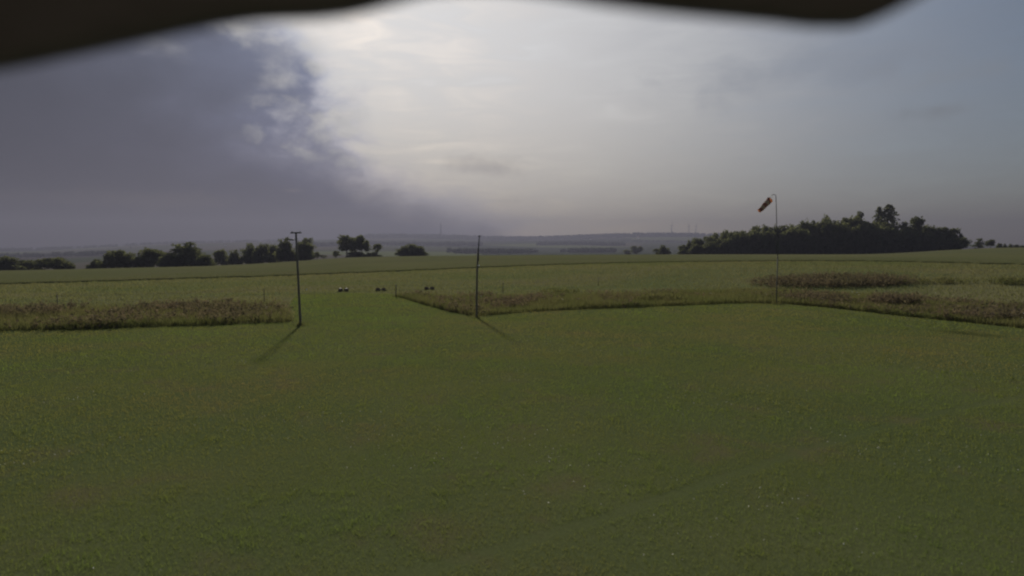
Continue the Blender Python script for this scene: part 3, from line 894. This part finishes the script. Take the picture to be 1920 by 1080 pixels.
# shrubs left of the wood and on the right skyline
tree('shrub', 'bush', 1245, 460, 300, 28, 'small dark bush just left of the wood', None, 'bush')
tree('shrub', 'airy', 1232, 466, 305, 18, 'wispy shrub left of the small dark bush by the wood', None, 'bush')
tree('shrub', 'broadleaf', 1194, 461, 620, 24, 'faint hazy tree standing alone between the hills and the wood', None, 'tree')
tree('shrub', 'broadleaf', 1176, 468, 640, 16, 'faint hazy shrub left of the lone hazy tree', None, 'bush')
G5 = 'small trees on the right skyline'
for px_, tp_, w_, kd, lb in ((1836, 447, 20, 'ragged', 'left one of the two taller small trees on the right skyline'), (1858, 449, 18, 'broadleaf', 'right one of the two taller small trees on the right skyline'),
                     (1874, 456, 10, 'bush', 'small bush just right of the taller skyline trees'), (1884, 457, 8, 'bush', 'second small bush right of the taller skyline trees'),
                     (1895, 457, 9, 'bush', 'third small bush right of the taller skyline trees'), (1906, 458.5, 10, 'bush', 'fourth small bush right of the taller skyline trees'), (1917, 460, 10, 'bush', 'rightmost small bush on the right skyline')):
    tree('skyline_tree', kd, px_, tp_, 285, w_, lb, G5, 'tree' if tp_ < 452 else 'bush')
tree('skyline_tree', 'bush', 245, 461, 2100, 4, 'tiny lone tree breaking the far left skyline', None, 'tree')

# far woods: masses of small crowns on the hill slopes
def far_wood(name, label, pts, n, hmin, hmax, spread):
    """crowns along a chain of (picture column, range) points"""
    V, F, T = [], [], []; o = 0
    ph = (1 + 5**.5) / 2
    ico = np.array([(-1, ph, 0), (1, ph, 0), (-1, -ph, 0), (1, -ph, 0), (0, -1, ph), (0, 1, ph), (0, -1, -ph), (0, 1, -ph), (ph, 0, -1), (ph, 0, 1), (-ph, 0, -1), (-ph, 0, 1)]) / math.sqrt(1 + ph*ph)
    fi = np.array([(0,11,5),(0,5,1),(0,1,7),(0,7,10),(0,10,11),(1,5,9),(5,11,4),(11,10,2),(10,7,6),(7,1,8),(3,9,4),(3,4,2),(3,2,6),(3,6,8),(3,8,9),(4,9,5),(2,4,11),(6,2,10),(8,6,7),(9,8,1)])
    pts = np.array(pts, float)
    for k in range(n):
        s = rng.uniform(0, len(pts) - 1); i = int(s); fr = s - i
        c = pts[i]*(1-fr) + pts[i+1]*fr
        r_ = FAR(c[1] + rng.uniform(-spread, spread)); a_ = math.atan((c[0] - 960) / FPX)
        x, y = r_*math.sin(a_) + rng.normal(0, 8), r_*math.cos(a_)
        h = rng.uniform(hmin, hmax) * FAR(c[1]) / c[1]; w = h * rng.uniform(0.3, 0.5)
        for j in range(2):
            vv = ico * rng.uniform(0.75, 1.2, (12, 1)) * [w, w, h*0.5] + [x + rng.normal(0, w*.4), y + rng.normal(0, w*.4), tz(x, y) + h*(0.45 + 0.08*j)]
            V.append(vv); F.append(fi + o); o += 12; T.append(np.full(12, rng.random()))
    ob = link(bpy.data.objects.new(name, np_mesh(name, np.vstack(V), np.vstack(F), M['farleaf'], np.concatenate(T))))
    tag(ob, label, 'wood', kind='stuff')
    return ob
far_wood('far_wood', 'hazy wood along the crest of the far hills below the radio mast', [(690, 5300), (760, 5400), (830, 5350), (900, 5400), (980, 5500)], 700, 28, 46, 120)
far_wood('far_wood', 'hazy wood along the far crest left of the wind turbines', [(980, 5500), (1040, 5400), (1100, 5300), (1170, 5400), (1240, 5500), (1310, 5500), (1500, 5500)], 760, 28, 46, 120)
far_wood('far_wood', 'bluish wood band on the slope below the radio mast', [(700, 3300), (760, 3000), (840, 2900), (900, 2900)], 330, 14, 22, 130)
far_wood('far_wood', 'bluish wood low in the valley behind the right-hand pole', [(850, 1500), (900, 1400), (960, 1450), (1000, 1600)], 200, 9, 14, 100)
far_wood('far_wood', 'hazy wood on the slope in the middle of the far hills', [(1010, 3000), (1070, 3050), (1120, 3000), (1165, 2900)], 260, 12, 20, 90)
far_wood('far_wood', 'faint valley wood left of the lone hazy tree', [(1060, 1700), (1110, 1600), (1150, 1600)], 110, 9, 15, 60)
far_wood('far_wood', 'hazy tree belt behind the left hedge line', [(0, 2300), (60, 2200), (140, 2100), (200, 2000)], 160, 9, 15, 70)
far_wood('far_wood', 'distant tree line along the left skyline', [(-300, 5300), (0, 5300), (120, 5300), (300, 5300), (450, 5200), (560, 5300)], 420, 12, 24, 60)
far_wood('far_wood', 'wood on the valley side between the two tree groups', [(570, 2900), (600, 2800), (640, 2900), (690, 3000)], 220, 14, 22, 130)
far_wood('far_wood', 'thin hedge crossing the far slope right of the middle pole', [(905, 3900), (1000, 4100), (1090, 4000), (1200, 4100), (1290, 3900)], 150, 8, 13, 25)

# ------------------------------------------------------------------ far houses, mast, wind turbines
def ground_at(px, rng_m):
    rng_m = FAR(rng_m)
    a_ = math.atan((px - 960) / FPX); x, y = rng_m*math.sin(a_), rng_m*math.cos(a_)
    return Vector((x, y, tz(x, y)))
def house(px, r_, w, l, h, rz, label):
    g = ground_at(px, r_); w *= .75; l *= .75; h *= .75
    e_ = empty('far_house', g, rz); tag(e_, label, 'house', 'white houses on the far slopes')
    MB().box((0, 0, h/2 - 0.5), (w, l, h + 1)).build('wall', M['housewall'], e_)
    mb = MB(); ov = 0.4; rh = w*0.5
    a, b_ = w/2 + ov, l/2 + ov
    mb.v = [(-a, -b_, h), (a, -b_, h), (a, b_, h), (-a, b_, h), (0, -b_, h + rh), (0, b_, h + rh)]
    mb.f = [(0, 1, 4), (2, 3, 5), (1, 2, 5, 4), (3, 0, 4, 5), (3, 2, 1, 0)]
    rf = mb.build('roof', M['houseroof'], e_)
    MB().box((w*0.18, l*0.2, h + rh*0.85), (0.8, 0.8, rh*0.7)).build('chimney', M['housewall'], rf)
    for s in (-1, 1):
        for j in (-0.25, 0.25):
            MB().box((s*(w/2 + 0.02), l*j, h*0.5), (0.08, 1.2, 1.4)).build('window', M['dark'], e_)
    for j in (-0.2, 0.2):
        MB().box((w*j, -l/2 - 0.02, h*0.5), (1.2, 0.08, 1.4)).build('window', M['dark'], e_)
house(424, 3400, 9, 12, 6, 0.5, 'white house on the far left slope above the hedge gap')
house(713, 3000, 8, 11, 6, 0.2, 'white house in front of the far wood right of the tall tree pair')
house(747, 3000, 7, 9, 5, 0.9, 'small pale house just left of the dome-shaped thicket')
house(1196, 4700, 13, 16, 8, 0.3, 'white house on the far slope left of the wind turbines')
house(505, 3600, 8, 11, 6, 1.1, 'pale house above the tree group behind the crossarm pole')
house(1107, 4700, 9, 12, 6, 0.8, 'pale house below the middle of the far wooded crest')

g = ground_at(827, 5350)
topz = at(827, 419, g.y).z
mh = topz - g.z
e_ = empty('radio_mast', g); tag(e_, 'thin tall radio mast on the wooded far hill', 'mast')
mb = MB()
for k in range(3):
    w_ = 2*math.pi*k/3
    mb.tube([(3.0*math.cos(w_), 3.0*math.sin(w_), 0), (1.6*math.cos(w_), 1.6*math.sin(w_), mh*0.75)], [1.9, 1.5], 6)
for j in range(12):
    z0, z1 = mh*0.75*j/12, mh*0.75*(j+1)/12
    for k in range(3):
        wa, wb = 2*math.pi*k/3, 2*math.pi*((k+1) % 3)/3
        ra, rb = 3.0 - 1.4*j/12, 3.0 - 1.4*(j+1)/12
        mb.tube([(ra*math.cos(wa), ra*math.sin(wa), z0), (rb*math.cos(wb), rb*math.sin(wb), z1)], 0.7, 4)
mb.build('lattice', M['mast'], e_)
MB().tube([(0, 0, mh*0.74), (0, 0, mh)], [3.0, 2.2], 8).build('antenna', M['mast'], e_)
MB().tube([(0, 0, mh*0.62), (0, 0, mh*0.64)], 3.2, 12).build('platform', M['mast'], e_)

def turbine(px, hub, r_, rot, yaw, label):
    g = ground_at(px, r_); hz = at(px, hub, g.y).z - g.z
    e_ = empty('wind_turbine', g, yaw); tag(e_, label, 'wind turbine', 'wind turbines on the far hill')
    MB().tube([(0, 0, -1), (0, 0, hz)], [2.6, 1.5], 12).build('tower', M['turbine'], e_, True)
    MB().box((0, 1.5, hz + 1.2), (3.6, 9, 3.6)).build('nacelle', M['turbine'], e_, bevel=0.5)
    hb = MB().tube([(0, -3.2, hz + 1.2), (0, -5.2, hz + 1.2), (0, -6.2, hz + 1.2)], [1.8, 1.6, 0.3], 10).build('hub', M['turbine'], e_, True)
    bl = hz * 0.48
    for k in range(3):
        w_ = rot + k * 2*math.pi/3; c_, s_ = math.sin(w_), math.cos(w_)
        mb = MB(); b0 = 0
        for q, wd, th in ((0, 1.4, 1.0), (0.18, 2.6, 0.7), (0.6, 1.6, 0.4), (1.0, 0.5, 0.2)):
            ctr = (c_*bl*q, -4.6, hz + 1.2 + s_*bl*q)
            for a_, t_ in ((-wd/2, 0), (0, -th), (wd/2, 0), (0, th)):
                mb.v.append((ctr[0] + s_*a_, ctr[1] + t_, ctr[2] - c_*a_))
        for i in range(3):
            for j in range(4):
                mb.f.append((i*4 + j, i*4 + (j+1) % 4, (i+1)*4 + (j+1) % 4, (i+1)*4 + j))
        mb.f += [(3, 2, 1, 0), (12, 13, 14, 15)]
        mb.build('blade', M['turbine'], e_, True)
turbine(1258, 423, 5900, 0.1, 0.9, 'leftmost of the three wind turbines, standing apart')
turbine(1290, 424, 6000, 0.9, 0.8, 'middle wind turbine, left of the close pair')
turbine(1303, 424, 5950, 0.5, 1.0, 'rightmost of the three wind turbines, nearest the wood')

# ------------------------------------------------------------------ the two gate poles
def on(px, py): return hit(px, py)
b_ = on(563.5, 611); Yp = b_.y
e_ = empty('crossarm_pole', b_); tag(e_, 'tall dark wooden pole with a T-shaped crossarm at the lawn edge', 'pole')
tp = at(555, 437, Yp) - b_
mid = at(559, 520, Yp) - b_
MB().tube([(0, 0, -0.1), (0, 0, 0.02), mid, tp], [0.05, 0.048, 0.042, 0.036], 12).build('post', M['post'], e_, True)
mb = MB().box((tp.x, tp.y - 0.002, tp.z + 0.012), (0.42, 0.06, 0.055)); mb.build('crossarm', M['dark'], e_, bevel=0.008)
mb = MB(); lp = at(549, 449, Yp) - b_
mb.tube([(tp.x + 0.02, tp.y, lp.z), (lp.x - 0.05, tp.y, lp.z)], 0.012, 8); mb.build('bracket', M['metal'], e_, True)
MB().box((lp.x - 0.04, tp.y - 0.01, lp.z - 0.01), (0.15, 0.10, 0.055)).build('lamp_head', M['dark'], e_, bevel=0.01)
for s in (-0.16, 0.16):
    MB().tube([(tp.x + s, tp.y, tp.z + 0.03), (tp.x + s, tp.y, tp.z + 0.075)], [0.018, 0.012], 8).build('insulator', M['dark'], e_, True)

b_ = on(893.5, 596); Yp = b_.y
e_ = empty('gate_pole', b_); tag(e_, 'tall slim pole with a small cap at the meadow corner, right of the passage', 'pole')
tp = at(898.5, 443, Yp) - b_; j1 = at(894.5, 510, Yp) - b_; j2 = at(896.5, 468, Yp) - b_
MB().tube([(0, 0, -0.1), (0, 0, 0.02), j1, j2], [0.046, 0.044, 0.040, 0.038], 12).build('post', M['post'], e_, True)
MB().tube([j2 + Vector((0.012, -0.02, -0.5)), j2 + Vector((0.012, -0.02, 0)), tp + Vector((0.01, -0.02, 0))], [0.026, 0.026, 0.024], 10).build('extension_rod', M['dark'], e_, True)
MB().tube([tp + Vector((0.01, -0.02, -0.03)), tp + Vector((0.01, -0.02, 0.03))], [0.036, 0.05], 10).build('cap', M['dark'], e_, True)
ip = at(898, 498, Yp) - b_
MB().tube([(ip.x - 0.05, ip.y, ip.z), (ip.x, ip.y - 0.03, ip.z), (ip.x + 0.03, ip.y - 0.03, ip.z)], [0.015, 0.03, 0.022], 8).build('insulator', M['white'], e_, True)
for zz in (0.55, 2.05):
    MB().tube([(j1.x*zz/j1.z, j1.y*zz/j1.z, zz), (j1.x*zz/j1.z + 0.003, j1.y*zz/j1.z, zz + 0.04)], 0.052, 12).build('clamp', M['metal'], e_, True)

# ------------------------------------------------------------------ windsock
b_ = on(1455.5, 571); Yp = b_.y
e_ = empty('windsock_pole', b_); tag(e_, 'tall thin grey pole with a curved top carrying the windsock', 'pole')
tp = at(1455, 369, Yp) - b_
g1, g2, g3 = at(1454, 365.5, Yp) - b_, at(1451.5, 364.4, Yp) - b_, at(1448, 365.3, Yp) - b_
MB().tube([(0, 0, -0.1), (0, 0, 2.6)], [0.027, 0.026], 10).build('lower_tube', M['metal'], e_, True)
MB().tube([(0, 0, 2.55), tp, g1, g2, g3], [0.020, 0.018, 0.017, 0.016, 0.015], 10).build('upper_tube', M['metal'], e_, True)
MB().tube([(0, 0, 2.52), (0, 0, 2.62)], 0.032, 10).build('joint_sleeve', M['dark'], e_, True)
m0 = at(1443.5, 374.5, Yp); m1 = at(1423.5, 395.5, Yp - 0.25)
e_ = empty('windsock', m0); tag(e_, 'faded red and white striped windsock drooping from the curved pole', 'windsock')
ax_ = (m1 - m0); L = ax_.length; ax_.normalize()
sd = ax_.cross(Vector((0, 1, 0))).normalized(); up = ax_.cross(sd)
NB = 5
for i in range(NB):
    mb = MB(); ns = 16; rings = 5
    for outer in (1, 0):
        for j in range(rings):
            s = (i + j/(rings-1)) / NB
            rad = 0.165*(1-s) + 0.105*s - (0.0 if outer else 0.004)
            sag = Vector((0, 0, -0.02 * math.sin(math.pi*s)))
            for k in range(ns):
                w_ = 2*math.pi*k/ns; rk = rad * (1 + 0.07*math.sin(3*w_ + s*9) + 0.06*math.sin(5*w_ - s*14)*s)
                mb.v.append(tuple(ax_*(L*s) + sag + sd*(rk*math.cos(w_)) + up*(rk*0.85*math.sin(w_))))
    o2 = rings*ns
    for j in range(rings-1):
        for k in range(ns):
            a_, b2 = j*ns + k, j*ns + (k+1) % ns
            mb.f.append((a_, b2, b2 + ns, a_ + ns)); mb.f.append((o2 + a_ + ns, o2 + b2 + ns, o2 + b2, o2 + a_))
    for j in (0, rings-1):
        for k in range(ns):
            mb.f.append((j*ns + k, o2 + j*ns + k, o2 + j*ns + (k+1) % ns, j*ns + (k+1) % ns))
    mb.build('fabric_band', M['sockred' if i % 2 == 0 else 'sockwhite'], e_, True)
mb = MB(); rp2 = [sd*(0.168*math.cos(2*math.pi*k/20)) + up*(0.143*math.sin(2*math.pi*k/20)) for k in range(21)]
mb.tube(rp2, 0.007, 6).build('mouth_ring', M['metal'], e_, True)
gp = at(1448, 365.3, Yp) - m0
for k in range(3):
    w_ = 2*math.pi*k/3 + 0.4
    MB().tube([gp, sd*(0.168*math.cos(w_)) + up*(0.143*math.sin(w_))], 0.004, 5).build('cord', M['dark'], e_)

# ------------------------------------------------------------------ thin fence along the runway
FP = [(107, 552, 28.8, 'fence post standing in the left meadow band'), (495, 541, 33.1, 'fence post left of the crossarm pole behind the meadow band'), (742, 533, 37.2, 'dark fence post at the tip of the right meadow band'),
      (943, 530, 39.5, 'fence post just right of the slim gate pole'), (1122, 520, 46.6, 'fence post in the runway grass, middle right'), (1278, 513, 55, 'farthest fence post, left of the windsock pole')]
tops = []
for px_, py_, Y_, lb in FP:
    t_ = at(px_, py_, Y_); g = tz(t_.x, t_.y); h = t_.z - g
    e_ = empty('fence_post', (t_.x, t_.y, g)); tag(e_, lb, 'post', 'posts of the thin fence along the runway')
    ln = random.uniform(-.02, .02); big = 1.4 if px_ == 742 else 1.0
    MB().tube([(0, 0, -0.1), (ln, 0, h*0.97), (ln, 0, h)], [0.024*big, 0.021*big, 0.010], 8).build('stake', M['post'], e_, True)
    for zz in (0.95, 0.62):
        MB().tube([(ln*zz - 0.02, -0.03, h*zz - 0.03), (ln*zz + 0.03, -0.05, h*zz - 0.03)], 0.016, 6).build('insulator', M['dark'], e_, True)
    tops.append((Vector((t_.x, t_.y - 0.05, g + h*0.95 - 0.03)), Vector((t_.x, t_.y - 0.05, g + h*0.62 - 0.03))))
mbs = [MB(), MB()]
for i in range(len(tops) - 1):
    for s in (0, 1):
        a_, b2 = tops[i][s], tops[i+1][s]
        mbs[s].tube([a_.lerp(b2, q) - Vector((0, 0, 0.05*math.sin(math.pi*q))) for q in (0, .25, .5, .75, 1)], 0.004, 4)
e_ = empty('fence_wire', (tops[0][0].x, tops[0][0].y, 0)); tag(e_, 'two thin fence wires strung between the posts along the runway', 'wire')
for mb in mbs:
    mb.v = [(x - e_.location.x, y - e_.location.y, z) for x, y, z in mb.v]
    mb.build('strand', M['dark'], e_)
q = tops[1][0].lerp(tops[2][0], 0.3)
e_ = empty('wire_tag', q); tag(e_, 'small white tag hanging on the fence wire right of the crossarm pole', 'tag')
MB().box((0, -0.012, -0.05), (0.07, 0.006, 0.08)).build('plate', M['white'], e_, bevel=0.002)
MB().tube([(0, -0.01, -0.02), (0, 0.0, 0.012), (0, 0.008, -0.012)], 0.004, 5).build('hook', M['metal'], e_)

# ------------------------------------------------------------------ low twin stands on the runway
for i, (px_, py_, white, lb) in enumerate(((644, 547, True, 'low twin stand with pale caps, leftmost of three on the runway'), (714, 546, False, 'low dark twin stand in the middle of three on the runway'), (805, 543.5, False, 'low dark twin stand, rightmost of three beyond the fence post'))):
    g = on(px_, py_)
    e_ = empty('twin_stand', g, random.uniform(-.15, .15)); tag(e_, lb, 'stand', 'low twin stands on the runway')
    for s in (-1, 1):
        c = 0.21*s
        p1 = MB().tube([(c, 0, -0.02), (c, 0, 0.03), (c, 0, 0.17), (c, 0, 0.21)], [0.145, 0.16, 0.16, 0.13], 14).build('drum', M['rust'], e_, True)
        MB().tube([(c, 0, 0.205), (c, 0, 0.24)], [0.11, 0.09], 14).build('cap', M['pale' if white else 'rust'], p1, True)
        MB().tube([(c, 0, 0.09), (c, 0, 0.12)], 0.165, 14).build('band', M['post'], p1, True)
    MB().box((0, 0, 0.10), (0.30, 0.05, 0.05)).build('rail', M['post'], e_, bevel=0.006)

# ------------------------------------------------------------------ the hut the camera hangs on, with its sagging roofing felt
hut = empty('club_hut', (0, -2.0, 0)); tag(hut, 'hut eave with dark sagging roofing felt close above the viewpoint', 'hut')
for k in range(14):
    MB().box((-2.6 + 0.4*k, 1.40, 1.42), (0.388, 0.04, 2.84)).build('plank', M['hutwood'], hut, bevel=0.006)
for s in (-1, 1):
    MB().box((s*2.82, -0.1, 1.42), (0.05, 2.9, 2.84)).build('side_wall', M['hutwood'], hut)
MB().box((0, -1.58, 1.42), (5.6, 0.05, 2.84)).build('back_wall', M['hutwood'], hut)
EP = [(-3.6, -0.02), (-2.2, 0.03), (-1.2, 0.075), (-0.8, 0.09)]
YE = 0.45
for px_, py_ in ((-500, 195), (-250, 160), (0, 124), (130, 99), (250, 74), (350, 52), (430, 37), (500, 29), (570, 27), (640, 21), (690, 11), (740, -3), (820, -22), (920, -26), (1020, -18), (1120, -1), (1230, 13), (1340, 24), (1440, 33), (1530, 42), (1590, 42), (1640, 27), (1690, 3), (1760, -35), (1900, -80), (2100, -105)):
    q = at(px_, py_ + 12, YE); EP.append((q.x, q.z - CAM_H))
EP = [(x, z) for x, z in EP if x >= -3.6]
EP = sorted(EP[4:], key=lambda v: v[0])
EP = [(-3.0, 0.16), (-1.6, 0.13), (-0.95, 0.125)] + EP + [(0.75, 0.235), (1.2, 0.21), (1.9, 0.245), (3.0, 0.23)]
ex = np.array([p_[0] for p_ in EP]); ez = np.array([p_[1] for p_ in EP])
xs = np.unique(np.concatenate([np.linspace(-3, -0.7, 24), np.linspace(-0.7, 0.7, 141), np.linspace(0.7, 3, 24)]))
zs = pchip(ex, ez, xs)
ys = [(YE, 0.0), (YE - 0.03, 0.004), (0.36, 0.02), (0.25, 0.05), (0.05, 0.10), (-0.3, 0.16), (-0.9, 0.28), (-2.1, 0.5), (-3.7, 0.8)]
V = []
for lay in (0, 1):
    for j, (yy, dz_) in enumerate(ys):
        k = min(1.0, max(0.0, (YE - yy) / 0.5))
        zz = (zs*(1-k) + 0.20*k) + dz_ + (0.012 if lay else 0)
        V += [(x, yy + 2.0, z + CAM_H) for x, z in zip(xs, zz)]
n = len(xs); r_ = len(ys); F = []
for lay in (0, 1):
    o = lay*n*r_
    for j in range(r_ - 1):
        for i in range(n - 1):
            q = (o + j*n + i, o + j*n + i + 1, o + (j+1)*n + i + 1, o + (j+1)*n + i)
            F.append(q if lay == 0 else q[::-1])
for i in range(n - 1):
    F.append((i + 1, i, n*r_ + i, n*r_ + i + 1))
    o = (r_-1)*n; F.append((o + i, o + i + 1, n*r_ + o + i + 1, n*r_ + o + i))
fo = link(bpy.data.objects.new('roof_felt', np_mesh('roof_felt', V, F, M['felt'], smooth=True)), hut)

# ------------------------------------------------------------------ haze over the whole land
HTOP = 220.0
hz = MB().box((0, 0, (ZMIN - 1 + HTOP) / 2), (8800, 8800, HTOP - (ZMIN - 1)))
m = bpy.data.materials.new('haze_air'); m.use_nodes = True; t = NT(m.node_tree); t.n.clear()
mo = t.node('ShaderNodeOutputMaterial'); pv = t.node('ShaderNodeVolumePrincipled')
pv.inputs['Color'].default_value = (0.168, 0.172, 0.228, 1)
pv.inputs['Density'].default_value = 0.00040
pv.inputs['Anisotropy'].default_value = 0.3
t.l.new(pv.outputs[0], mo.inputs['Volume'])
hazeo = hz.build('haze', m); tag(hazeo, 'thin grey evening haze over the land', 'haze', kind='stuff')
print('ground z', ZMIN, ZMAX)
